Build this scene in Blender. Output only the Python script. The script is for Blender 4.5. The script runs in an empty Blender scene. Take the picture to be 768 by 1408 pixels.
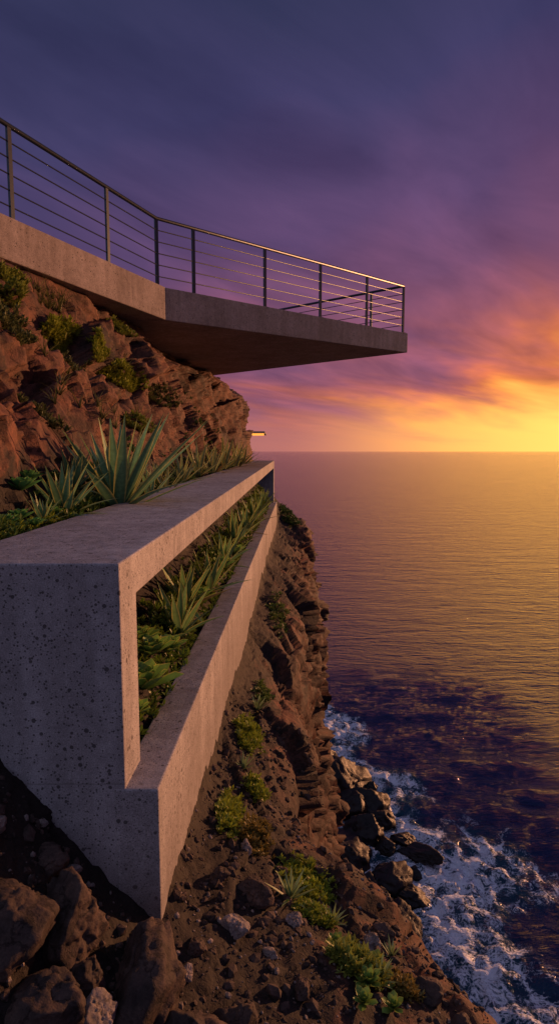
import bpy, bmesh, math, random
import numpy as np
from mathutils import Vector, Matrix
from mathutils.bvhtree import BVHTree
random.seed(7); rng=np.random.default_rng(7)
scene=bpy.context.scene
SEA=-45.0
SUN_AZ=math.radians(50); SUN_EL=math.radians(5)
GLOW_AZ=math.radians(42)     # centre of the sunset glow in the sky, offset from the sun lamp

# ---------------------------------------------------------------- numpy noise
def fr(a): return a-np.floor(a)
def h3(i,j,k,s=0.0):
    return fr(np.sin(i*127.1+j*311.7+k*74.7+s*53.3)*43758.5453)
def vnoise(p):
    i=np.floor(p); f=p-i; u=f*f*(3-2*f)
    r=0
    for a in (0,1):
        for b in (0,1):
            for c in (0,1):
                w=(u[:,0] if a else 1-u[:,0])*(u[:,1] if b else 1-u[:,1])*(u[:,2] if c else 1-u[:,2])
                r=r+w*h3(i[:,0]+a,i[:,1]+b,i[:,2]+c)
    return r*2-1
def fbm(p,o=4):
    r=0;a=1.0;t=0
    for k in range(o):
        r=r+a*vnoise(p*(2.03**k)+17.3*k); t+=a; a*=.5
    return r/t
def facet(p,seed=0.0):
    i=np.floor(p); best=np.full(len(p),1e9); out=np.zeros(len(p))
    for a in (-1,0,1):
        for b in (-1,0,1):
            for c in (-1,0,1):
                x=i[:,0]+a;y=i[:,1]+b;z=i[:,2]+c
                q=np.stack([x+h3(x,y,z,seed+1),y+h3(x,y,z,seed+2),z+h3(x,y,z,seed+3)],1)
                d=p-q; dd=(d*d).sum(1)
                t=(d[:,0]*(h3(x,y,z,seed+4)-.5)+d[:,1]*(h3(x,y,z,seed+5)-.5)+d[:,2]*(h3(x,y,z,seed+6)-.5))*2.0+(h3(x,y,z,seed+7)-.5)*.8
                m=dd<best; best[m]=dd[m]; out[m]=t[m]
    return out

# ---------------------------------------------------------------- material helpers
def newmat(name):
    m=bpy.data.materials.new(name); m.use_nodes=True
    nt=m.node_tree; b=nt.nodes['Principled BSDF']
    return m,nt,b
def N(nt,t,**kw):
    n=nt.nodes.new(t)
    for k,v in kw.items(): setattr(n,k,v)
    return n
def ramp(nt,stops,interp='LINEAR'):
    n=nt.nodes.new('ShaderNodeValToRGB'); cr=n.color_ramp; cr.interpolation=interp
    while len(cr.elements)<len(stops): cr.elements.new(.5)
    for e,(p,c) in zip(cr.elements,stops):
        e.position=p; e.color=(*c,1) if len(c)==3 else c
    return n
def noise(nt,vec,scale,detail=6,rough=.6,dist=0):
    n=nt.nodes.new('ShaderNodeTexNoise'); n.inputs['Scale'].default_value=scale
    n.inputs['Detail'].default_value=detail; n.inputs['Roughness'].default_value=rough
    n.inputs['Distortion'].default_value=dist
    nt.links.new(vec,n.inputs['Vector']); return n
def mixc(nt,f,a,b,mode='MIX'):
    n=nt.nodes.new('ShaderNodeMix'); n.data_type='RGBA'; n.blend_type=mode
    for s,v in ((0,f),(6,a),(7,b)):
        if isinstance(v,bpy.types.NodeSocket): nt.links.new(v,n.inputs[s])
        else: n.inputs[s].default_value=v if s==0 else ((*v,1) if len(v)==3 else v)
    return n.outputs[2]
def mth(nt,op,a,b=None,c=None,clamp=False):
    n=nt.nodes.new('ShaderNodeMath'); n.operation=op; n.use_clamp=clamp
    for s,v in enumerate((a,b,c)):
        if v is None: continue
        if isinstance(v,bpy.types.NodeSocket): nt.links.new(v,n.inputs[s])
        else: n.inputs[s].default_value=v
    return n.outputs[0]
def sstep(nt,v,a,b):
    n=nt.nodes.new('ShaderNodeMapRange'); n.interpolation_type='SMOOTHSTEP'
    nt.links.new(v,n.inputs[0]); n.inputs[1].default_value=a; n.inputs[2].default_value=b
    return n.outputs[0]

# concrete
def concrete(name,c1,c2,boards=False):
    m,nt,b=newmat(name)
    geo=N(nt,'ShaderNodeNewGeometry'); P=geo.outputs['Position']
    n1=noise(nt,P,1.3,5,.62); n2=noise(nt,P,14,6,.7); n3=noise(nt,P,160,3,.6)
    r=ramp(nt,[(.3,c1),(.7,c2)]); nt.links.new(n1.outputs[0],r.inputs[0])
    r2=ramp(nt,[(.3,(.68,.67,.67)),(.65,(1.06,1.06,1.06))]); nt.links.new(n2.outputs[0],r2.inputs[0])
    col=mixc(nt,.9,r.outputs[0],r2.outputs[0],'MULTIPLY')
    r3=ramp(nt,[(.35,(.62,.62,.62)),(.6,(1.14,1.14,1.14))]); nt.links.new(n3.outputs[0],r3.inputs[0])
    col=mixc(nt,.85,col,r3.outputs[0],'MULTIPLY')
    mp=N(nt,'ShaderNodeMapping'); mp.inputs['Scale'].default_value=(9,9,.7); nt.links.new(P,mp.inputs[0])
    ns=noise(nt,mp.outputs[0],1,4,.6); rs=ramp(nt,[(.42,(.66,.64,.63)),(.6,(1,1,1))]); nt.links.new(ns.outputs[0],rs.inputs[0])
    col=mixc(nt,.5,col,rs.outputs[0],'MULTIPLY')
    v=N(nt,'ShaderNodeTexVoronoi'); v.inputs['Scale'].default_value=30; nt.links.new(P,v.inputs['Vector'])
    sz=N(nt,'ShaderNodeSeparateColor'); nt.links.new(v.outputs['Color'],sz.inputs[0])
    thr=mth(nt,'MULTIPLY',mth(nt,'POWER',sz.outputs[0],3.0),.37)
    pit=mth(nt,'LESS_THAN',v.outputs['Distance'],mth(nt,'ADD',thr,mth(nt,'MULTIPLY',mth(nt,'SUBTRACT',n3.outputs[0],.55),.25)))
    vb=N(nt,'ShaderNodeTexVoronoi'); vb.inputs['Scale'].default_value=80; nt.links.new(P,vb.inputs['Vector'])
    sb=N(nt,'ShaderNodeSeparateColor'); nt.links.new(vb.outputs['Color'],sb.inputs[0])
    pit2=mth(nt,'LESS_THAN',vb.outputs['Distance'],mth(nt,'MULTIPLY',mth(nt,'POWER',sb.outputs[1],2.4),.40))
    pp=mth(nt,'MAXIMUM',pit,pit2)
    fl=mth(nt,'MULTIPLY',mth(nt,'GREATER_THAN',sb.outputs[2],.86),mth(nt,'LESS_THAN',vb.outputs['Distance'],.3))
    col=mixc(nt,mth(nt,'MULTIPLY',fl,.3),col,(.6,.58,.56))
    col=mixc(nt,mth(nt,'MULTIPLY',pp,.8),col,(.045,.04,.04))
    if boards:
        sxyz=N(nt,'ShaderNodeSeparateXYZ'); nt.links.new(P,sxyz.inputs[0])
        zz=mth(nt,'ADD',sxyz.outputs[2],mth(nt,'MULTIPLY',n2.outputs[0],.012))
        jl=mth(nt,'LESS_THAN',mth(nt,'ABSOLUTE',mth(nt,'ADD',zz,1.50)),.004)
        col=mixc(nt,mth(nt,'MULTIPLY',jl,.35),col,(.1,.09,.085))
        base=sstep(nt,mth(nt,'MULTIPLY',mth(nt,'ADD',sxyz.outputs[2],mth(nt,'MULTIPLY',n1.outputs[0],.5)),-1.0),1.25,2.0)
        col=mixc(nt,mth(nt,'MULTIPLY',base,.5),col,(.13,.11,.10))
    nt.links.new(col,b.inputs['Base Color']); b.inputs['Roughness'].default_value=.82
    b.inputs['Specular IOR Level'].default_value=.3
    hh=mth(nt,'ADD',mth(nt,'MULTIPLY',n2.outputs[0],.5),mth(nt,'MULTIPLY',n3.outputs[0],.12))
    hh=mth(nt,'SUBTRACT',hh,mth(nt,'MULTIPLY',pp,.5))
    bp=N(nt,'ShaderNodeBump'); bp.inputs['Strength'].default_value=.6; bp.inputs['Distance'].default_value=.012
    nt.links.new(hh,bp.inputs['Height']); nt.links.new(bp.outputs[0],b.inputs['Normal'])
    return m
M_CONC=concrete('bench_concrete',(.315,.305,.315),(.48,.47,.48),True)
M_DECK=concrete('deck_concrete',(.25,.205,.185),(.40,.34,.315))

def rockmat(name,ca,cb,soil=(.026,.018,.015),attr=True,s=1.0,bs=.8):
    m,nt,b=newmat(name)
    geo=N(nt,'ShaderNodeNewGeometry'); P=geo.outputs['Position']
    n1=noise(nt,P,.9*s,4,.6,.4); n2=noise(nt,P,5*s,7,.66); n3=noise(nt,P,38*s,4,.7)
    r=ramp(nt,[(.33,cb),(.52,ca),(.72,tuple(min(1,x*1.4) for x in ca))]); nt.links.new(n1.outputs[0],r.inputs[0])
    r2=ramp(nt,[(.32,(.2,.19,.19)),(.5,(.8,.8,.8)),(.72,(1.5,1.38,1.28))]); nt.links.new(n2.outputs[0],r2.inputs[0])
    col=mixc(nt,.9,r.outputs[0],r2.outputs[0],'MULTIPLY')
    r3=ramp(nt,[(.35,(.6,.6,.6)),(.65,(1.25,1.25,1.25))]); nt.links.new(n3.outputs[0],r3.inputs[0])
    col=mixc(nt,.7,col,r3.outputs[0],'MULTIPLY')
    v=N(nt,'ShaderNodeTexVoronoi',feature='DISTANCE_TO_EDGE'); v.inputs['Scale'].default_value=2.2*s
    wv=N(nt,'ShaderNodeVectorMath',operation='ADD'); nt.links.new(P,wv.inputs[0])
    sc=N(nt,'ShaderNodeVectorMath',operation='SCALE'); sc.inputs['Scale'].default_value=.45/s; nt.links.new(n2.outputs[1],sc.inputs[0]); nt.links.new(sc.outputs[0],wv.inputs[1])
    nt.links.new(wv.outputs[0],v.inputs['Vector'])
    crack=ramp(nt,[(0,(0.2,0.2,0.2)),(.03,(1,1,1))]); nt.links.new(v.outputs[0],crack.inputs[0])
    col=mixc(nt,.6,col,crack.outputs[0],'MULTIPLY')
    hh=mth(nt,'ADD',mth(nt,'MULTIPLY',n2.outputs[0],.8),mth(nt,'MULTIPLY',n3.outputs[0],.18))
    cr=N(nt,'ShaderNodeSeparateColor'); nt.links.new(crack.outputs[0],cr.inputs[0])
    hh=mth(nt,'ADD',hh,mth(nt,'MULTIPLY',cr.outputs[0],.2))
    if attr:
        sz=N(nt,'ShaderNodeSeparateXYZ'); nt.links.new(P,sz.inputs[0])
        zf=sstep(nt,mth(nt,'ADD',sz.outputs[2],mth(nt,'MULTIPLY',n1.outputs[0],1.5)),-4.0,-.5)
        col=mixc(nt,zf,mixc(nt,1.0,col,(.46,.45,.47),'MULTIPLY'),col)  # shade on the outer slope and lower cliff, painted into the rock colour
        at=N(nt,'ShaderNodeAttribute',attribute_name='rock')
        ns=noise(nt,P,60,4,.75); rs=ramp(nt,[(.35,tuple(x*.45 for x in soil)),(.6,soil),(.78,tuple(x*3 for x in soil))]); nt.links.new(ns.outputs[0],rs.inputs[0])
        f=mth(nt,'ADD',at.outputs['Fac'],mth(nt,'MULTIPLY',mth(nt,'SUBTRACT',n2.outputs[0],.5),1.2))
        f=sstep(nt,f,.35,.65)
        col=mixc(nt,f,rs.outputs[0],col)
    nt.links.new(col,b.inputs['Base Color']); b.inputs['Roughness'].default_value=.8
    b.inputs['Specular IOR Level'].default_value=.3
    bp=N(nt,'ShaderNodeBump'); bp.inputs['Strength'].default_value=bs; bp.inputs['Distance'].default_value=.045/s
    nt.links.new(hh,bp.inputs['Height']); nt.links.new(bp.outputs[0],b.inputs['Normal'])
    return m
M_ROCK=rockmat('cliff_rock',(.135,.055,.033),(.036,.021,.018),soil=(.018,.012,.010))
M_BOULD=rockmat('boulder_rock',(.080,.054,.045),(.040,.029,.026),attr=False,s=2.5,bs=.9)
M_STONE=rockmat('pale_stone',(.24,.205,.19),(.13,.11,.10),attr=False,s=4)
M_WET=rockmat('wet_rock',(.012,.010,.011),(.006,.005,.006),attr=False,s=.35,bs=.5)
M_WET.node_tree.nodes['Principled BSDF'].inputs['Roughness'].default_value=.55

def metal(name,c,r=.4):
    m,nt,b=newmat(name); geo=N(nt,'ShaderNodeNewGeometry')
    n=noise(nt,geo.outputs['Position'],30,4); rr=ramp(nt,[(.3,tuple(x*.7 for x in c)),(.7,c)]); nt.links.new(n.outputs[0],rr.inputs[0])
    nt.links.new(rr.outputs[0],b.inputs['Base Color']); b.inputs['Metallic'].default_value=.6; b.inputs['Roughness'].default_value=r
    return m
M_METAL=metal('railing_metal',(.045,.06,.075),.45)

def leafmat(name):
    m,nt,b=newmat(name)
    at=N(nt,'ShaderNodeAttribute',attribute_name='Col'); geo=N(nt,'ShaderNodeNewGeometry')
    n=noise(nt,geo.outputs['Position'],25,3); r=ramp(nt,[(.3,(.7,.7,.65)),(.7,(1.2,1.2,1.1))]); nt.links.new(n.outputs[0],r.inputs[0])
    col=mixc(nt,.8,at.outputs['Color'],r.outputs[0],'MULTIPLY')
    nt.links.new(col,b.inputs['Base Color']); b.inputs['Roughness'].default_value=.48
    b.inputs['Specular IOR Level'].default_value=.35
    tr=N(nt,'ShaderNodeBsdfTranslucent'); nt.links.new(col,tr.inputs[0])
    mx=N(nt,'ShaderNodeMixShader'); mx.inputs[0].default_value=.3
    nt.links.new(b.outputs[0],mx.inputs[1]); nt.links.new(tr.outputs[0],mx.inputs[2])
    nt.links.new(mx.outputs[0],nt.nodes['Material Output'].inputs[0])
    return m
M_LEAF=leafmat('succulent_leaf')

# ---------------------------------------------------------------- mesh helpers
def mkobj(name,verts,faces,mat,smooth=False,parent=None):
    me=bpy.data.meshes.new(name); me.from_pydata(verts,[],faces); me.update()
    o=bpy.data.objects.new(name,me); scene.collection.objects.link(o)
    if mat: me.materials.append(mat)
    if smooth: me.polygons.foreach_set('use_smooth',[True]*len(me.polygons))
    if parent: o.parent=parent
    return o
def empty(name,loc=(0,0,0)):
    o=bpy.data.objects.new(name,None); scene.collection.objects.link(o); o.location=loc; o.empty_display_size=.2
    return o
def fixn(o):
    bm=bmesh.new(); bm.from_mesh(o.data); bmesh.ops.recalc_face_normals(bm,faces=bm.faces); bm.to_mesh(o.data); bm.free()
def bevel(o,w,seg=2):
    b=o.modifiers.new('bevel','BEVEL'); b.width=w; b.segments=seg; b.limit_method='ANGLE'; b.angle_limit=math.radians(40)

# ---------------------------------------------------------------- terrain
def T(y,pts): 
    a=np.array(pts,float); return np.interp(y,a[:,0],a[:,1])
ys=np.concatenate([np.linspace(-4,1.2,36)[:-1],np.geomspace(1.2,48,540),np.linspace(48,90,22)[1:]])
Y=ys
zt=-.49+.011*(np.clip(Y,2.5,19)-2.5)
yc=np.clip(Y,2.5,19.0)-2.5
xb=-1.55+.045*yc; xo=-.549+.028*yc; xin=xo-.2
near=np.clip((Y-2.52)/.2,0,1)
far=np.clip((Y-19.2)/1.2,0,1)
sx=T(Y,[(22,0),(28,-2.6),(40,-2.6),(46,-6),(60,-30),(90,-70)])
def blend(a,b,c):
    r=a*(1-near)+b*near
    return r*(1-far)+c*far
cps=[]
def cp(x,z,amp,rock,n): cps.append((x+0*Y,z+0*Y,amp+0*Y,rock+0*Y,n))
cp(-18+np.where(Y>46,-(Y-46)*2.0,0),T(Y,[(0,2.35),(10,2.35),(19,2.6)]),.03,1,20)
cp(T(Y,[(-4,-6.5),(2,-5.4),(4,-4.6),(6,-3.45),(7,-3.15),(8.4,-2.8),(10.3,-2.6),(15.8,-2.65),(18.5,-2.35),(20,-2.4),(23,-3.2),(28,-5),(40,-4.5),(46,-7),(60,-32),(90,-72)]),
   T(Y,[(0,2.25),(10,2.32),(19,2.5)]),.08,1,64)
cp(T(Y,[(-4,-4.5),(2,-3.6),(4,-2.8),(6,-2.7),(8.4,-2.5),(10.3,-2.25),(14,-2.35),(17,-1.95),(19,-1.4),(20.5,-1.35),(23,-2.6),(28,-4.6),(40,-4.2),(46,-6.6),(60,-31),(90,-71)]),
   T(Y,[(2,1.2),(4,1.3),(10,1.35),(19,1.85),(30,1.4)]),.36,1,76)
cp(T(Y,[(-4,-3),(2.4,-2.4),(2.8,-2.1),(6,-2.1),(10,-1.85),(14,-1.8),(17,-1.45),(19,-1.02),(20.5,-1.0),(23,-2),(28,-4),(40,-3.9),(46,-6.3),(60,-30.5),(90,-70.5)]),
   T(Y,[(2.4,-.4),(2.9,.3),(10,.4),(19,.6)]),.32,1,60)
cp(blend(-1.9+0*Y,xb-.28,-.95)+sx,blend(-.95,zt-.0,-.45+0*Y),.05,T(Y,[(14,.1),(19,.9)]),20)
cp(blend(-1.6+0*Y,xb-.03,-.8)+sx,blend(-1.15,zt-.05,-.7+0*Y),.02,.0,14)
cp(blend(-1.26+0*Y,xb+.12,-.5)+sx,blend(-1.41,-.98,-1.2+0*Y),.03,.0,44)
cp(blend(-.9+0*Y,xin,-.1)+sx,blend(-1.85,-1.6,-1.85+0*Y),.03,.0,16)
cp(blend(-.52+0*Y,xo,.3)+sx,T(Y,[(2.5,-2.26),(5,-2.34),(19,-2.4),(21,-2.15)]),.04,.15,70)
xe=T(Y,[(-4,2.4),(2,1.5),(2.8,1.18),(3.2,.88),(3.5,.60),(3.8,.28),(4.2,.12),(6,.15),(10,.38),(15,.68),(20,.98),(24,1.1)])+sx
ze=T(Y,[(0,-3.3),(2.5,-3.05),(3.2,-3.0),(3.8,-2.9),(4.5,-2.85),(10,-2.95),(16,-3.0),(20,-2.7),(24,-3)])
cp(xe,ze,T(Y,[(3,.12),(8,.24),(20,.40)]),.65,50)
cp(xe+.12,ze-2.2,T(Y,[(3,.25),(20,.65)]),1,50)
cp(xe+.15,-10,.7,1,44)
cp(xe+.7,-15,.9,1,50)
cp(xe+1.8,-28,1.3,1,36)
cp(xe+4.0,-44,1.5,1,10)
cp(xe+6.0,-49,1.0,1,0)
cols=[]
for k in range(len(cps)-1):
    a=cps[k];b=cps[k+1];n=a[4]
    t=np.arange(n)/n
    for tt in t: cols.append([a[q]*(1-tt)+b[q]*tt for q in range(4)])
cols.append([cps[-1][q] for q in range(4)])
A=np.array(cols)
C=A.shape[0];R=len(ys)
Pg=np.stack([A[:,0,:],np.broadcast_to(ys,(C,R)),A[:,1,:]],-1)
Ps=Pg.copy()
for _ in range(30):
    Ps[1:-1]=(Ps[:-2]+2*Ps[1:-1]+Ps[2:])/4
Ps[:,:,1]=Pg[:,:,1]
Pg=Ps
dc=np.gradient(Pg,axis=0); dr=np.gradient(Pg,axis=1)
nrm=np.cross(dr,dc); nrm/=np.linalg.norm(nrm,axis=-1,keepdims=True)+1e-9
sgn=np.sign(nrm[:,:,2:3]*1+nrm[:,:,0:1]*1); nrm*=np.where(sgn==0,1,sgn)
P=Pg.reshape(-1,3); amp=A[:,2,:].reshape(-1); rk=A[:,3,:].reshape(-1); nn=nrm.reshape(-1,3)
st=np.stack([P[:,0]+.25*P[:,2],P[:,1]*.8+.2*P[:,2],P[:,2]*1.35-.3*P[:,1]],1)
st=st+0.22*np.stack([fbm(P*.9,3),fbm(P*.9+9,3),fbm(P*.9+31,3)],1)
d=fbm(P*.5,3)*.9+facet(st*.75,1)*.95+facet(st*1.9,2)*.42+facet(st*5.0,5)*.14+fbm(P*6,3)*.06
big=np.clip((-P[:,2]-6)/10,0,1)
d=d*(1-big*.3)+big*(facet(st*.3,9)*1.2+fbm(P*.12,3)*.6)
soil=(1-np.clip(rk,0,1))*(fbm(P*3,3)*.035+facet(P*14,11)*.014)
P2=P+nn*(amp*d+soil)[:,None]
idx=np.arange(C*R).reshape(C,R)
f=np.stack([idx[:-1,:-1],idx[:-1,1:],idx[1:,1:],idx[1:,:-1]],-1).reshape(-1,4)
me=bpy.data.meshes.new('cliff_terrain'); me.vertices.add(len(P2)); me.vertices.foreach_set('co',P2.ravel())
me.loops.add(f.size); me.loops.foreach_set('vertex_index',f.ravel()); me.polygons.add(len(f))
me.polygons.foreach_set('loop_start',np.arange(len(f))*4); me.polygons.foreach_set('loop_total',np.full(len(f),4))
me.polygons.foreach_set('use_smooth',np.ones(len(f),bool)); me.update(calc_edges=True)
at=me.attributes.new('rock','FLOAT','POINT'); at.data.foreach_set('value',rk.astype(np.float32))
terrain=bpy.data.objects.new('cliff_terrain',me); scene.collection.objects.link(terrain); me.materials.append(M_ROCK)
dg=bpy.context.evaluated_depsgraph_get()
bvh=BVHTree.FromObject(terrain,dg)
def drop(x,y,z0=2.0):
    h=bvh.ray_cast(Vector((x,y,z0)),Vector((0,0,-1)))
    if h[0] is None: return Vector((x,y,-3)),Vector((0,0,1))
    n=h[1]
    if n.z<0: n=-n
    return h[0],n
def side(y,z,x0=6):
    h=bvh.ray_cast(Vector((x0,y,z)),Vector((-1,0,0)))
    if h[0] is None: return None
    n=h[1]
    if n.x<0: n=-n
    return h[0],n

# ---------------------------------------------------------------- bench frame
def yz_prism(name,pts,xl,xr,mat,parent=None,bev=.008):
    v=[];n=len(pts)
    for (y,z) in pts: v.append((xl(y),y,z))
    for (y,z) in pts: v.append((xr(y),y,z))
    faces=[list(range(n)),list(range(2*n-1,n-1,-1))]
    for i in range(n):
        j=(i+1)%n; faces.append((i,j,n+j,n+i))
    o=mkobj(name,v,faces,mat,parent=parent); fixn(o); bevel(o,bev,2); return o
bench=empty('concrete_bench_frame',(-1.1,2.5,-2.3)); 
XB=lambda y:-1.55+.045*(y-2.5); XR=lambda y:-.70+.032*(y-2.5); XO=lambda y:-.549+.028*(y-2.5)
fr1=yz_prism('bench_slab_and_legs',[(2.5,-3.1),(2.5,-.49),(19,-.31),(19,-3.0),(18.6,-3.0),(18.6,-.55),(2.76,-.685),(2.76,-3.1)],XB,XR,M_CONC)
fr2=yz_prism('parapet_wall',[(2.496,-3.4),(2.496,-1.53),(19.05,-1.66),(19.05,-3.6)],lambda y:XO(y)-.2,XO,M_CONC)
for o in (fr1,fr2):
    o.parent=bench; o.matrix_parent_inverse=Matrix.Translation(-Vector(bench.location))

# ---------------------------------------------------------------- deck
deck=empty('cantilever_deck',(0,0,0))
def slab(name,pts,parent):
    n=len(pts); v=[(x,y,zb) for x,y,zb,z in pts]+[(x,y,z) for x,y,zb,z in pts]
    faces=[list(range(n)),list(range(2*n-1,n-1,-1))]+[(i,(i+1)%n,n+(i+1)%n,n+i) for i in range(n)]
    o=mkobj(name,v,faces,M_DECK); fixn(o); bevel(o,.012,2); o.parent=parent; return o
slab('cantilever_slab',[(-1.89,10,2.17,2.70),(3.11,14.5,2.38,2.84),(-2.3,19,2.38,2.9),(-16,20,2.1,2.75),(-16,10,1.88,2.6)],deck)
slab('walkway_slab',[(-5.90,.6,2.28,2.72),(-1.893,9.996,2.175,2.705),(-16,9.996,2.0,2.6),(-16,.6,2.0,2.6)],deck)
rail=empty('deck_railing',(0,0,0))
def tube(name,pts,r,mat,parent,n=8):
    cu=bpy.data.curves.new(name,'CURVE'); cu.dimensions='3D'; cu.bevel_depth=r; cu.bevel_resolution=2
    s=cu.splines.new('POLY'); s.points.add(len(pts)-1)
    for p,q in zip(s.points,pts): p.co=(*q,1)
    cu.use_fill_caps=True
    o=bpy.data.objects.new(name,cu); scene.collection.objects.link(o); cu.materials.append(mat); o.parent=parent; return o
def post(name,x,y,z,h,ang,parent,w=.055,t=.035):
    c,s=math.cos(ang),math.sin(ang); v=[]
    for zz in (z,z+h):
        for a,b in ((-w/2,-t/2),(w/2,-t/2),(w/2,t/2),(-w/2,t/2)): v.append((x+a*c-b*s,y+a*s+b*c,zz))
    for zz in (z-.002,z+.012):
        for a,b in ((-.06,-.05),(.06,-.05),(.06,.05),(-.06,.05)): v.append((x+a*c-b*s,y+a*s+b*c,zz))
    f=[]
    for k in (0,8): f+=[(k+3,k+2,k+1,k),(k+4,k+5,k+6,k+7)]+[(k+i,k+(i+1)%4,k+4+(i+1)%4,k+4+i) for i in range(4)]
    return mkobj(name,v,f,M_METAL,parent=parent)
A0=Vector((-5.95,.7,2.70)); P0=Vector((-2.02,9.98,2.69)); Q0=Vector((2.98,14.47,2.835)); R0=Vector((-2.3,18.87,2.89)); R1=Vector((-9,19.3,2.82))
RH=1.10
path=[A0,P0,Q0,R0,R1]
tube('top_rail',[p+Vector((0,0,RH)) for p in path],.030,M_METAL,rail)
for k in range(1,6):
    tube('cable_%d'%k,[p+Vector((0,0,RH*k/6.0)) for p in path],.009,M_METAL,rail)
i=0
def putpost(a,b,t):
    global i
    p=a.lerp(b,t); i+=1
    post('post_%d'%i,p.x,p.y,p.z,RH,math.atan2(b.y-a.y,b.x-a.x),rail)
for t in (.02,.18,.35,.53,.706,.878): putpost(A0,P0,t)
for t in (0,.107,.348,.574,.797,1): putpost(P0,Q0,t)
for t in (.13,.36,.6,.84,1): putpost(Q0,R0,t)
for t in (.33,.66): putpost(R0,R1,t)

# distant lit ledge
led=empty('lit_terrace_ledge',(0,0,0))
def box(name,a,b,mat,parent=None,bev=0):
    x0,y0,z0=a;x1,y1,z1=b
    v=[(x,y,z) for z in (z0,z1) for y in (y0,y1) for x in (x0,x1)]
    f=[(0,2,3,1),(4,5,7,6),(0,1,5,4),(2,6,7,3),(0,4,6,2),(1,3,7,5)]
    o=mkobj(name,v,f,mat,parent=parent)
    if bev: bevel(o,bev)
    return o
box('ledge_slab',(-6,38,1.13),(-.95,43,1.26),M_DECK,led,.01)
me_,nt_,b_=newmat('warm_light_strip'); b_.inputs['Emission Color'].default_value=(1,.38,.04,1); b_.inputs['Emission Strength'].default_value=1.3; b_.inputs['Base Color'].default_value=(.8,.5,.2,1)
box('light_strip',(-5.5,37.96,.99),(-1.0,38.1,1.125),me_,led)
box('ledge_beam',(-5.5,38.2,.95),(-3.0,42.5,1.125),M_DECK,led)

# ---------------------------------------------------------------- rocks (faceted by random cutting planes)
def rock(name,loc,size,mat,seed,sub=4,rot=0,npl=15):
    bm=bmesh.new(); bmesh.ops.create_icosphere(bm,subdivisions=sub,radius=1)
    p=np.array([v.co[:] for v in bm.verts]); off=seed*13.7
    r_=np.random.default_rng(seed*31+5)
    nv=r_.normal(size=(npl,3)); nv/=np.linalg.norm(nv,axis=1,keepdims=True); dpl=r_.uniform(.62,1.0,npl)
    pw=p+.10*np.stack([fbm(p*1.6+off,2),fbm(p*1.6+off+7,2),fbm(p*1.6+off+19,2)],1)
    dots=np.maximum(pw@nv.T,1e-3)
    rr=np.minimum((dpl[None,:]/dots).min(1),1.25)
    rr=rr+fbm(p*2.6+off,3)*.08+facet(p*3.1+off,seed+3)*.09+fbm(p*9+off,2)*.025
    p2=p*rr[:,None]
    for v,c in zip(bm.verts,p2): v.co=c
    m=bpy.data.meshes.new(name); bm.to_mesh(m); bm.free(); m.materials.append(mat)
    m.polygons.foreach_set('use_smooth',[sub>4]*len(m.polygons))
    o=bpy.data.objects.new(name,m); scene.collection.objects.link(o); o.location=loc; o.scale=size; o.rotation_euler=(random.uniform(-.4,.4),random.uniform(-.4,.4),rot)
    return o
for k,(x,y,dz,s,m) in enumerate([(-.83,2.12,.05,(.15,.14,.16),M_BOULD),(-.55,2.10,.02,(.23,.18,.17),M_BOULD),(-.33,1.98,-.02,(.22,.18,.15),M_BOULD),
    (-1.0,1.95,.0,(.17,.15,.14),M_BOULD),(-.66,1.86,.06,(.075,.07,.11),M_STONE),(-.80,1.8,.04,(.15,.12,.12),M_BOULD),(-.62,2.28,.0,(.12,.1,.11),M_BOULD),
    (-.1,2.02,-.04,(.17,.13,.09),M_BOULD),(-.98,2.3,.0,(.07,.07,.06),M_BOULD),(-.45,1.85,.03,(.13,.11,.12),M_BOULD),(-.2,2.2,-.02,(.12,.09,.08),M_BOULD),(-.72,2.0,.06,(.08,.07,.08),M_BOULD)]):
    q,_=drop(x,y,0); rock('boulder',(q.x,q.y,q.z+dz),s,m,k+1,5,k*1.3)
for k,(x,y,s,m) in enumerate([(-.235,2.67,.075,M_STONE),(.08,2.88,.05,M_STONE),(-.21,3.3,.05,M_STONE),(-.14,2.98,.10,M_BOULD),(-.33,2.95,.06,M_BOULD),(.5,2.95,.06,M_STONE),
     (.25,3.45,.06,M_BOULD),(.6,3.1,.07,M_BOULD),(-1.15,2.2,.05,M_STONE),(-.38,2.45,.06,M_BOULD),(.75,2.75,.08,M_BOULD),(-.1,3.7,.06,M_BOULD),(.1,2.45,.05,M_BOULD),
     (.3,2.3,.06,M_BOULD),(-.05,2.6,.045,M_STONE),(.0,3.3,.05,M_BOULD),(.9,2.6,.07,M_BOULD),(-1.05,2.42,.03,M_STONE),(-.9,2.36,.035,M_STONE),(-.4,2.3,.04,M_STONE)]):
    q,_=drop(x,y,0); rock('stone',(q.x,q.y,q.z+s*.2),(s,s*.8,s*.7),m,k+21,4,k*.9,11)
def gravel(name,count,reg,smin,smax,mat):
    bm=bmesh.new(); bmesh.ops.create_icosphere(bm,subdivisions=1,radius=1)
    bv=np.array([v.co[:] for v in bm.verts]); bf=np.array([[v.index for v in f.verts] for f in bm.faces]); bm.free()
    V=[];F=[];o=0
    for _ in range(count):
        x=random.uniform(reg[0],reg[1]); y=random.uniform(reg[2],reg[3])
        if y>2.45 and x<XO(y)+.01: continue
        q,n=drop(x,y,-.2)
        if q.z<-4 or n.z<.35: continue
        s=smin*(smax/smin)**(random.random()**2.2)
        a=random.uniform(0,6.28); R_=np.array(Matrix.Rotation(a,3,Vector((random.random(),random.random(),1)).normalized()))
        p=bv*(1+rng.uniform(-.25,.25,(len(bv),1)))*np.array([1,random.uniform(.6,1),random.uniform(.5,.8)])*s
        V.append(p@R_.T+np.array(q)); F.append(bf+o); o+=len(bv)
    return mkobj(name,np.concatenate(V).tolist(),np.concatenate(F).tolist(),mat)
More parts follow.
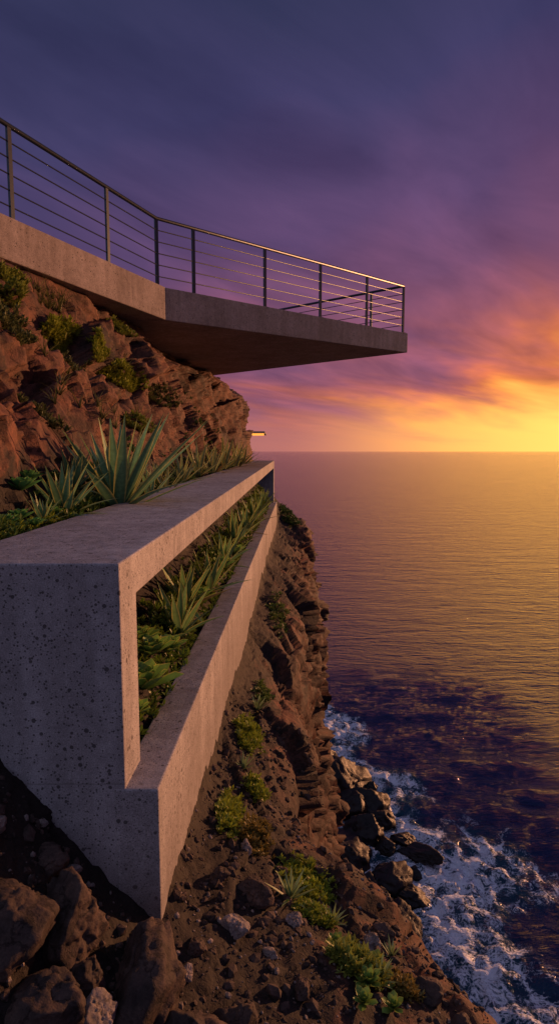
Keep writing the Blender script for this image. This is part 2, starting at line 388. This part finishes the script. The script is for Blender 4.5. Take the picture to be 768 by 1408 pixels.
gravel('loose_gravel',1500,(-1.3,1.2,1.7,4.2),.004,.020,M_STONE)
gravel('dark_gravel',5200,(-1.3,1.3,1.7,5.5),.006,.045,M_BOULD)
for k,(x,y,s) in enumerate([(8.2,74,(3.6,4.0,3.0)),(10.2,69,(3.2,3.0,2.5)),(12.2,66.5,(1.6,1.6,1.3)),(9.9,64,(2.6,2.4,1.9)),(12.2,61.5,(1.5,1.3,1.0)),(15.2,60.5,(2.7,1.3,.9)),(14.4,63,(1.5,1.2,.9)),
      (11.2,57,(2.6,2.2,1.6)),(12.8,54.5,(2.0,1.8,1.2)),(12.4,73.5,(.9,.9,.8)),(7,60,(3,3,2.5)),(6.8,80,(2.2,3,2)),(11,50,(3,2.2,1.4)),(8.5,53,(3,3,2)),(14,57.6,(1,.9,.7)),(11.5,70.8,(1.3,1,1)),(8.5,68,(2,2,2.4)),(13.0,69,(.8,.7,.6)),(9.5,76.5,(1,1.2,.9))]):
    rock('sea_rock',(x,y,SEA+.2),s,M_WET,k+50,5,k*1.1,17)

# ---------------------------------------------------------------- sea
def axis(lo,hi,step,ext,n):
    c=np.arange(lo,hi+step/2,step); g=np.geomspace(step*1.2,ext,n)
    return np.concatenate([(c[0]-np.cumsum(g))[::-1],c,c[-1]+np.cumsum(g)])
gx=axis(-6,34,.3,9000,42); gy=axis(34,106,.4,9000,42)
X,Yy=np.meshgrid(gx,gy,indexing='ij'); Pn=np.stack([X.ravel(),Yy.ravel(),np.zeros(X.size)],1)
fy=np.array([34,43,54,60,66,72,78,86,94,106.]); fx=np.array([13,14.5,16,16.2,13.8,12,10,8.5,7,5.5]); fw=np.array([5.5,6,8.2,8.6,6.2,5.0,4.2,3.4,2.8,1.8])
cx=np.interp(Pn[:,1],fy,fx); w=np.interp(Pn[:,1],fy,fw)
ww=fbm(Pn*np.array([.16,.16,1])+3,4)
dist=(Pn[:,0]-cx+ww*7)/w
foam=np.clip(1.08-np.abs(dist)**1.3*.6,0,1)*(Pn[:,1]<108)*(Pn[:,1]>25)
foam=np.where(dist<0,np.maximum(foam,.75*(Pn[:,1]<98)*(Pn[:,1]>30)*(Pn[:,0]>-8)),foam)
fade=np.clip(1-np.maximum(np.abs(Pn[:,0]-14)-20,0)/10,0,1)*np.clip(1-np.maximum(np.abs(Pn[:,1]-70)-36,0)/15,0,1)
foam*=fade
zw=(fbm(Pn*np.array([.18,.3,1]),4)*.6+foam*fbm(Pn*1.1,3)*.7)*fade
Pn[:,2]=SEA+zw
nx,ny=len(gx),len(gy); idx=np.arange(nx*ny).reshape(nx,ny)
f=np.stack([idx[:-1,:-1],idx[1:,:-1],idx[1:,1:],idx[:-1,1:]],-1).reshape(-1,4)
sea=mkobj('sea',Pn.tolist(),f.tolist(),None,True)
at=sea.data.attributes.new('foam','FLOAT','POINT'); at.data.foreach_set('value',foam.astype(np.float32))
m,nt,b=newmat('sea_water')
geo=N(nt,'ShaderNodeNewGeometry'); Pp=geo.outputs['Position']
mp=N(nt,'ShaderNodeMapping'); mp.inputs['Rotation'].default_value=(0,0,math.radians(24)); mp.inputs['Scale'].default_value=(.42,1.3,1); nt.links.new(Pp,mp.inputs[0])
w1=noise(nt,mp.outputs[0],.55,5,.62,.4); w2=noise(nt,mp.outputs[0],.10,3,.55,.5); w3=noise(nt,mp.outputs[0],2.2,3,.6)
hh=mth(nt,'ADD',mth(nt,'MULTIPLY',w1.outputs[0],1.15),mth(nt,'ADD',mth(nt,'MULTIPLY',w2.outputs[0],1.8),mth(nt,'MULTIPLY',w3.outputs[0],.13)))
bp=N(nt,'ShaderNodeBump'); bp.inputs['Strength'].default_value=1.0; bp.inputs['Distance'].default_value=1.0
nt.links.new(hh,bp.inputs['Height']); nt.links.new(bp.outputs[0],b.inputs['Normal'])
fa=N(nt,'ShaderNodeAttribute',attribute_name='foam')
n1=noise(nt,Pp,.30,6,.62,1.2); n2=noise(nt,Pp,.9,5,.6,2.2); n3=noise(nt,Pp,4.5,5,.7,.6)
vein=mth(nt,'SUBTRACT',1.0,mth(nt,'MULTIPLY',mth(nt,'ABSOLUTE',mth(nt,'SUBTRACT',n2.outputs[0],.5)),9.0),clamp=True)
fv=mth(nt,'MULTIPLY',fa.outputs['Fac'],.80)
fv=mth(nt,'ADD',fv,mth(nt,'MULTIPLY',mth(nt,'SUBTRACT',n1.outputs[0],.5),2.8))
fv=mth(nt,'ADD',fv,mth(nt,'MULTIPLY',vein,.42))
fv=mth(nt,'ADD',fv,mth(nt,'MULTIPLY',mth(nt,'SUBTRACT',n3.outputs[0],.5),1.1))
ff=sstep(nt,fv,.62,1.15); ff=mth(nt,'MULTIPLY',ff,sstep(nt,fa.outputs['Fac'],0.02,.35))
teal=sstep(nt,fa.outputs['Fac'],0,.8)
wc=mixc(nt,teal,(.006,.016,.075),(.008,.045,.080))
col=mixc(nt,ff,wc,(.66,.72,.82))
nt.links.new(col,b.inputs['Base Color']); b.inputs['IOR'].default_value=1.33
b.inputs['Specular IOR Level'].default_value=.30
ro=mth(nt,'ADD',.07,mth(nt,'MULTIPLY',ff,.6)); nt.links.new(ro,b.inputs['Roughness'])
sea.data.materials.append(m)

# ---------------------------------------------------------------- plants
class PB:
    def __init__(s): s.v=[];s.f=[];s.c=[]
    def leaf(s,base,az,el,L,W,bend,col,edge,nseg=6,prof='agave',fold=.28,inner=None,eb=.62):
        p=Vector(base); o=len(s.v); e=el
        sd=Vector((-math.sin(az),math.cos(az),0))
        for k in range(nseg+1):
            t=k/nseg
            dr_=Vector((math.cos(az)*math.cos(e),math.sin(az)*math.cos(e),math.sin(e)))
            nup=sd.cross(dr_); nup=-nup if nup.z<0 else nup
            if prof=='agave': w=W*(.62+1.5*t*(1-t))*(1-t**2.4)
            elif prof=='spoon': w=W*(.25+1.5*t**.9*(1-t)**.45*1.1)*(1 if t<1 else .1)
            else: w=W*(1-t)**.7
            w=max(w,W*.02)
            for a in (-1,-eb,0,eb,1):
                q=p+sd*(w*.5*a)+nup*(abs(a)*w*fold*.5)
                s.v.append(q); cc=edge if abs(a)==1 else (inner if (a==0 and inner) else col)
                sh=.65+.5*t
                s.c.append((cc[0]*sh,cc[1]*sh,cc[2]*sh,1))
            if k<nseg:
                p=p+dr_*(L/nseg); e-=bend/nseg
        for k in range(nseg):
            for a in range(4):
                i=o+k*5+a; s.f.append((i,i+1,i+6,i+5))
    def obj(s,name):
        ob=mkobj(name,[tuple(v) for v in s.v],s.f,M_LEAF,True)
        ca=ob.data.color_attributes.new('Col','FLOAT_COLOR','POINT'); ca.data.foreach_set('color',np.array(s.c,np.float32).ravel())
        return ob
def vary(c,a=.2):
    k=1+random.uniform(-a,a); return (c[0]*k,c[1]*k,c[2]*k)
GB=(.12,.27,.14); YE=(.72,.66,.20); YG=(.22,.30,.03); DG=(.05,.12,.03); OR=(.20,.15,.04)
def agave(pos,r,n=26,col=GB,edge=YE,name='agave_plant',wid=.15,spread=1.0,lean=0):
    pb=PB(); a=random.uniform(0,6)
    for k in range(n):
        t=k/(n-1); az=a+k*2.399+random.uniform(-.2,.2)
        el=math.radians(84-68*t*spread+random.uniform(-9,9)); L=r*(.78+.3*math.sin(t*3)+random.uniform(-.18,.14))
        c=vary(col)
        if t>.88 and random.random()<.5: c=(.20,.15,.06)
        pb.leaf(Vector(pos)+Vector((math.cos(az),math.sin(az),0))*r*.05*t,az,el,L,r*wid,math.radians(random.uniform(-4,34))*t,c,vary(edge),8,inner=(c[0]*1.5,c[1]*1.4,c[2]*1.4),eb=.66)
    return pb.obj(name)
def rosette(pb,pos,r,n,col,edge,nrm=None):
    a=random.uniform(0,6)
    for k in range(n):
        t=k/(n-1); az=a+k*2.399
        el=math.radians(78-62*t+random.uniform(-5,5)); L=r*(.35+.65*t)
        pb.leaf(Vector(pos)+Vector((0,0,r*.1*(1-t))),az,el,L,L*.52,-.2,vary(col),edge,5,'spoon',.35,eb=.8)
def cover(name,spots,col,edge,size=.035,n=7,kind='ros'):
    pb=PB()
    for (q,nr) in spots:
        s=size*random.uniform(.6,1.4); b=q+nr*s*random.uniform(0,.9)
        c=vary(col,.4); e=vary(edge,.3); a=random.uniform(0,6)
        for k in range(n):
            az=a+k*2.399; el=random.uniform(.15,1.35)
            pb.leaf(b,az,el,s*random.uniform(.8,1.5),s*.42,random.uniform(-.2,.5),c,e,3,'spoon',.3)
    return pb.obj(name)
def spots(cx,cy,rx,ry,n,z0=2.0,thick=.0,zmin=-99):
    out=[]
    for _ in range(n):
        a=random.uniform(0,6.283); r=math.sqrt(random.random())*(1 if random.random()<.85 else 1.35)
        q,nr=drop(cx+rx*r*math.cos(a),cy+ry*r*math.sin(a),z0)
        if q.z>zmin: out.append((q+Vector((0,0,thick*random.random()*max(0,1-r))),nr))
    return out
def A_(x,y,r,**k):
    q,_=drop(x,y,1.9); return agave((q.x,q.y,min(q.z,-.30)-.02),r,**k)
A_(-1.46,5.25,1.05,n=28,spread=.9,wid=.12)
A_(-1.64,4.4,.48,n=22); A_(-1.72,4.85,.44,n=20,col=(.09,.20,.11)); A_(-1.42,6.3,.45,n=22)
A_(-1.62,3.95,.24,n=18); A_(-1.62,6.0,.42,n=20)
for (x,y,r) in [(-1.4,7.2,.42),(-1.42,8.5,.55),(-1.35,9.7,.62),(-1.26,11,.74),(-1.18,12.4,.80),(-1.08,14,.80),(-1.5,11.5,.6),(-1.0,16,.7),(-1.6,7.6,.4)]:
    A_(x,y,r,n=18,col=(.19,.27,.12),edge=(.66,.52,.18),name='aloe_plant',wid=.12)
pb=PB()
for (x,y,r) in [(-1.75,3.95,.17),(-1.68,3.75,.12),(-1.82,4.2,.14),(-1.62,4.1,.1),(-1.66,3.5,.12),(-1.58,3.75,.09)]:
    q,_=drop(x,y,1.9); rosette(pb,q+Vector((0,0,.03)),r,20,(.09,.28,.08),(.28,.42,.12))
pb.obj('aeonium_rosettes')
sp=[]
for (x,y,rx,ry,n) in [(-1.62,3.35,.1,.25,200),(-1.6,4.6,.16,.5,220),(-1.6,5.6,.2,.6,240),(-1.6,6.8,.2,.7,240),(-1.5,8.6,.2,1.0,240),(-1.5,11,.25,1.2,220),(-1.35,14,.25,1.6,220)]:
    sp+=spots(x,y,rx,ry,n,1.9,.07)
cover('succulent_groundcover',sp,DG,(.14,.20,.05),.045)
sp=spots(-1.60,3.4,.1,.25,300,1.9,.08)+spots(-1.58,4.0,.06,.3,120,1.9,.05)
cover('stonecrop_groundcover',sp,YG,(.32,.38,.05),.028)
def hill(cy,cz,ry,rz,n):
    out=[]
    for _ in range(n):
        a=random.uniform(0,6.283); r=math.sqrt(random.random())
        h=side(cy+ry*r*math.cos(a),cz+rz*r*math.sin(a))
        if h: out.append((h[0],(h[1]+Vector((0,0,.8))).normalized()))
    return out
cover('yellow_sedum',hill(7.7,1.40,.50,.26,900)+hill(8.7,1.05,.6,.2,700),(.26,.32,.03),(.42,.42,.05),.05)
cover('yellow_sedum',hill(6.8,1.9,.25,.12,260)+hill(9.2,1.85,.3,.1,200)+hill(8.0,.35,.3,.12,180)+hill(6.0,1.55,.25,.14,240),(.19,.25,.04),(.34,.35,.06),.045)
cover('scrub_patch',hill(5.7,1.2,.35,.22,260)+hill(7.2,1.1,.5,.2,260)+hill(5.2,.3,.25,.15,160)+hill(10,.9,.5,.2,220),(.09,.12,.045),(.22,.2,.06),.045)
def tuft(spts,name,L=.28,n=16,col=(.15,.17,.055)):
    pb=PB()
    for q,nr in spts:
        for k in range(n):
            az=random.uniform(0,6.283); pb.leaf(q,az,random.uniform(.5,1.45),L*random.uniform(.5,1.1),.014,random.uniform(.2,1.1),vary(col,.4),vary((.3,.24,.09),.3),5,'blade',.2)
    return pb.obj(name)
tuft(hill(6.3,2.0,.3,.12,14)+hill(7.6,1.85,.5,.12,14)+hill(5.5,1.6,.3,.2,14)+hill(8.8,.9,.8,.5,14)+hill(6.3,.6,.8,.4,14),'dry_grass_tufts',.28)
pb=PB()
for (x,y,r) in [(-.80,3.30,.26),(-.84,3.72,.2),(-.90,3.02,.16),(-.78,4.0,.17),(-1.0,3.4,.18),(-.79,3.05,.13),(-.95,3.85,.18),(-.76,5.45,.2),(-.70,6.9,.22),(-.64,8.1,.24)]:
    q,_=drop(x,y,-.75); rosette(pb,(q.x,q.y,q.z+.10),r,26,(.20,.40,.10),(.68,.62,.16))
pb.obj('aeonium_rosettes')
for (x,y,r) in [(-.80,4.5,.46),(-.86,5.15,.5),(-.76,6.1,.52),(-.72,7.4,.52),(-.70,8.9,.58),(-.62,10.4,.58),(-.56,12.2,.6),(-.50,14.2,.6),(-.44,16.4,.55)]:
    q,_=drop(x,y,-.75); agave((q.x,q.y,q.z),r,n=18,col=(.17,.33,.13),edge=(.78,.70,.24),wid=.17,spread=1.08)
sp=[]
for y in np.arange(3.0,18,.45): sp+=spots(XO(y)-.36,y,.2,.3,int(110-2*y),-.75,.10)
cover('succulent_groundcover',sp,(.10,.19,.03),(.26,.30,.05),.045)
def patch(name,x,y,rx,ry,n,size=.03,col=YG,edge=(.36,.36,.05),th=.06):
    cover(name,spots(x,y,rx,ry,n,-1.0,th,-4.5),col,edge,size)
patch('stonecrop_patch',-.27,4.85,.10,.30,620,.028); patch('stonecrop_patch',-.17,4.12,.07,.12,260,.025)
patch('stonecrop_patch',-.33,3.62,.07,.24,520,.029); patch('stonecrop_patch',-.17,3.5,.10,.16,380,.026,OR,(.28,.24,.05))
patch('stonecrop_patch',.16,3.32,.15,.13,560,.025); patch('stonecrop_patch',.40,2.72,.14,.09,320,.034,(.19,.25,.05)); patch('stonecrop_patch',.2,3.05,.12,.08,260,.02)
patch('stonecrop_patch',-.18,6.0,.08,.35,200,.03,DG); patch('stonecrop_patch',-.02,9,.15,.7,180,.04,DG); patch('scrub_patch',.35,20.3,.35,.7,320,.07,DG,(.12,.12,.04),.15)
patch('stonecrop_patch',.62,2.7,.08,.06,160,.022,OR,(.28,.24,.05))
for (x,y,r) in [(.06,3.1,.17),(.30,3.05,.12),(.5,2.68,.12),(.62,2.95,.09),(-.28,4.3,.12),(-.22,5.5,.16)]:
    q,_=drop(x,y,-1); agave(q,r,n=18,col=(.17,.28,.13),edge=(.42,.42,.17),wid=.16)
pb=PB()
for (x,y,r) in [(.36,2.74,.09),(.44,2.62,.10),(.50,2.8,.08),(.30,2.85,.06),(.40,2.5,.08),(.55,2.55,.08)]:
    q,_=drop(x,y,-1); rosette(pb,q+Vector((0,0,.02)),r,18,(.17,.30,.06),(.4,.38,.08))
pb.obj('aeonium_rosettes')

# ---------------------------------------------------------------- world
w=bpy.data.worlds.new('World'); scene.world=w; w.use_nodes=True; nt=w.node_tree
bg=nt.nodes['Background']
tc=N(nt,'ShaderNodeTexCoord'); V=tc.outputs['Generated']
rot=N(nt,'ShaderNodeVectorRotate',rotation_type='Z_AXIS'); rot.inputs['Angle'].default_value=GLOW_AZ; nt.links.new(V,rot.inputs[0])
sp_=N(nt,'ShaderNodeSeparateXYZ'); nt.links.new(rot.outputs[0],sp_.inputs[0])
x_,y_,z_=sp_.outputs
az=mth(nt,'MULTIPLY',mth(nt,'ABSOLUTE',mth(nt,'ARCTAN2',x_,y_)),.8); el=mth(nt,'ARCSINE',mth(nt,'MAXIMUM',z_,0.0))
g=mth(nt,'SQRT',mth(nt,'ADD',mth(nt,'POWER',az,2.0),mth(nt,'POWER',mth(nt,'MULTIPLY',el,2.5),2.0)))
den=mth(nt,'ADD',mth(nt,'MAXIMUM',z_,0.0),.10)
cmb=N(nt,'ShaderNodeCombineXYZ'); nt.links.new(mth(nt,'DIVIDE',x_,den),cmb.inputs[0]); nt.links.new(mth(nt,'MULTIPLY',mth(nt,'DIVIDE',y_,den),.38),cmb.inputs[1])
c1=noise(nt,cmb.outputs[0],1.15,4,.5,.35); c2=noise(nt,cmb.outputs[0],2.4,6,.55,.5)
c3=noise(nt,V,3.0,4,.5,.3)
lowa=mth(nt,'SUBTRACT',1.0,mth(nt,'MULTIPLY',sstep(nt,el,.18,.45),.40))
g2=mth(nt,'ADD',g,mth(nt,'MULTIPLY',mth(nt,'SUBTRACT',c1.outputs[0],.5),mth(nt,'MULTIPLY',mth(nt,'ADD',mth(nt,'MULTIPLY',sstep(nt,el,0.0,.10),.95),.1),lowa)))
g2=mth(nt,'ADD',g2,mth(nt,'MULTIPLY',mth(nt,'SUBTRACT',c3.outputs[0],.5),.28))
gn=mth(nt,'DIVIDE',g2,2.0,clamp=True)
stops=[(0,(1.6,.66,.13)),(.2,(1.3,.46,.09)),(.29,(1.0,.30,.07)),(.38,(.74,.19,.085)),(.48,(.50,.135,.12)),(.64,(.30,.095,.145)),(.85,(.18,.073,.155)),(1.1,(.105,.058,.15)),(1.45,(.050,.044,.125)),(1.95,(.022,.029,.075))]
r=ramp(nt,[(p/2.0,c) for p,c in stops]); nt.links.new(gn,r.inputs[0])
br=ramp(nt,[(.3,(.66,.67,.74)),(.5,(1,1,1)),(.7,(1.42,1.32,1.25))]); nt.links.new(c2.outputs[0],br.inputs[0])
col=mixc(nt,sstep(nt,el,0.0,.10),r.outputs[0],mixc(nt,.85,r.outputs[0],br.outputs[0],'MULTIPLY'))
hz=mth(nt,'MULTIPLY',mth(nt,'SUBTRACT',1.0,sstep(nt,el,0.0,.10)),.45)
col=mixc(nt,hz,col,(.70,.26,.17))
azs=mth(nt,'SUBTRACT',1.0,sstep(nt,az,.16,.60))
els=mth(nt,'SUBTRACT',1.0,sstep(nt,mth(nt,'ADD',el,mth(nt,'MULTIPLY',mth(nt,'SUBTRACT',c1.outputs[0],.5),.13)),.02,.115))
col=mixc(nt,mth(nt,'MULTIPLY',mth(nt,'MULTIPLY',azs,els),.94),col,(1.85,.86,.17))
rear=mth(nt,'MAXIMUM',sstep(nt,mth(nt,'MULTIPLY',y_,-1.0),-.10,.6),sstep(nt,z_,.74,.97))
col=mixc(nt,rear,col,(.245,.245,.385))
sky=N(nt,'ShaderNodeTexSky',sky_type='NISHITA'); sky.sun_disc=False; sky.sun_elevation=SUN_EL; sky.sun_rotation=SUN_AZ
col=mixc(nt,.001,col,sky.outputs[0],'ADD')
nt.links.new(col,bg.inputs[0]); bg.inputs[1].default_value=1.0

L=bpy.data.lights.new('sun','SUN'); L.energy=4.6; L.angle=math.radians(.6); L.color=(1,.43,.19)
so=bpy.data.objects.new('sun',L); scene.collection.objects.link(so)
dv=Vector((math.sin(SUN_AZ)*math.cos(SUN_EL),math.cos(SUN_AZ)*math.cos(SUN_EL),math.sin(SUN_EL)))
so.rotation_euler=dv.to_track_quat('Z','Y').to_euler()

cam=bpy.data.cameras.new('camera'); co=bpy.data.objects.new('camera',cam); scene.collection.objects.link(co)
cam.sensor_fit='VERTICAL'; cam.sensor_height=36; cam.lens=36*800/1408
cam.clip_start=.05; cam.clip_end=80000
co.location=(0,0,0); co.rotation_euler=(math.radians(84),0,0)
scene.camera=co
scene.view_settings.view_transform='Standard'; scene.view_settings.look='None'; scene.view_settings.exposure=0
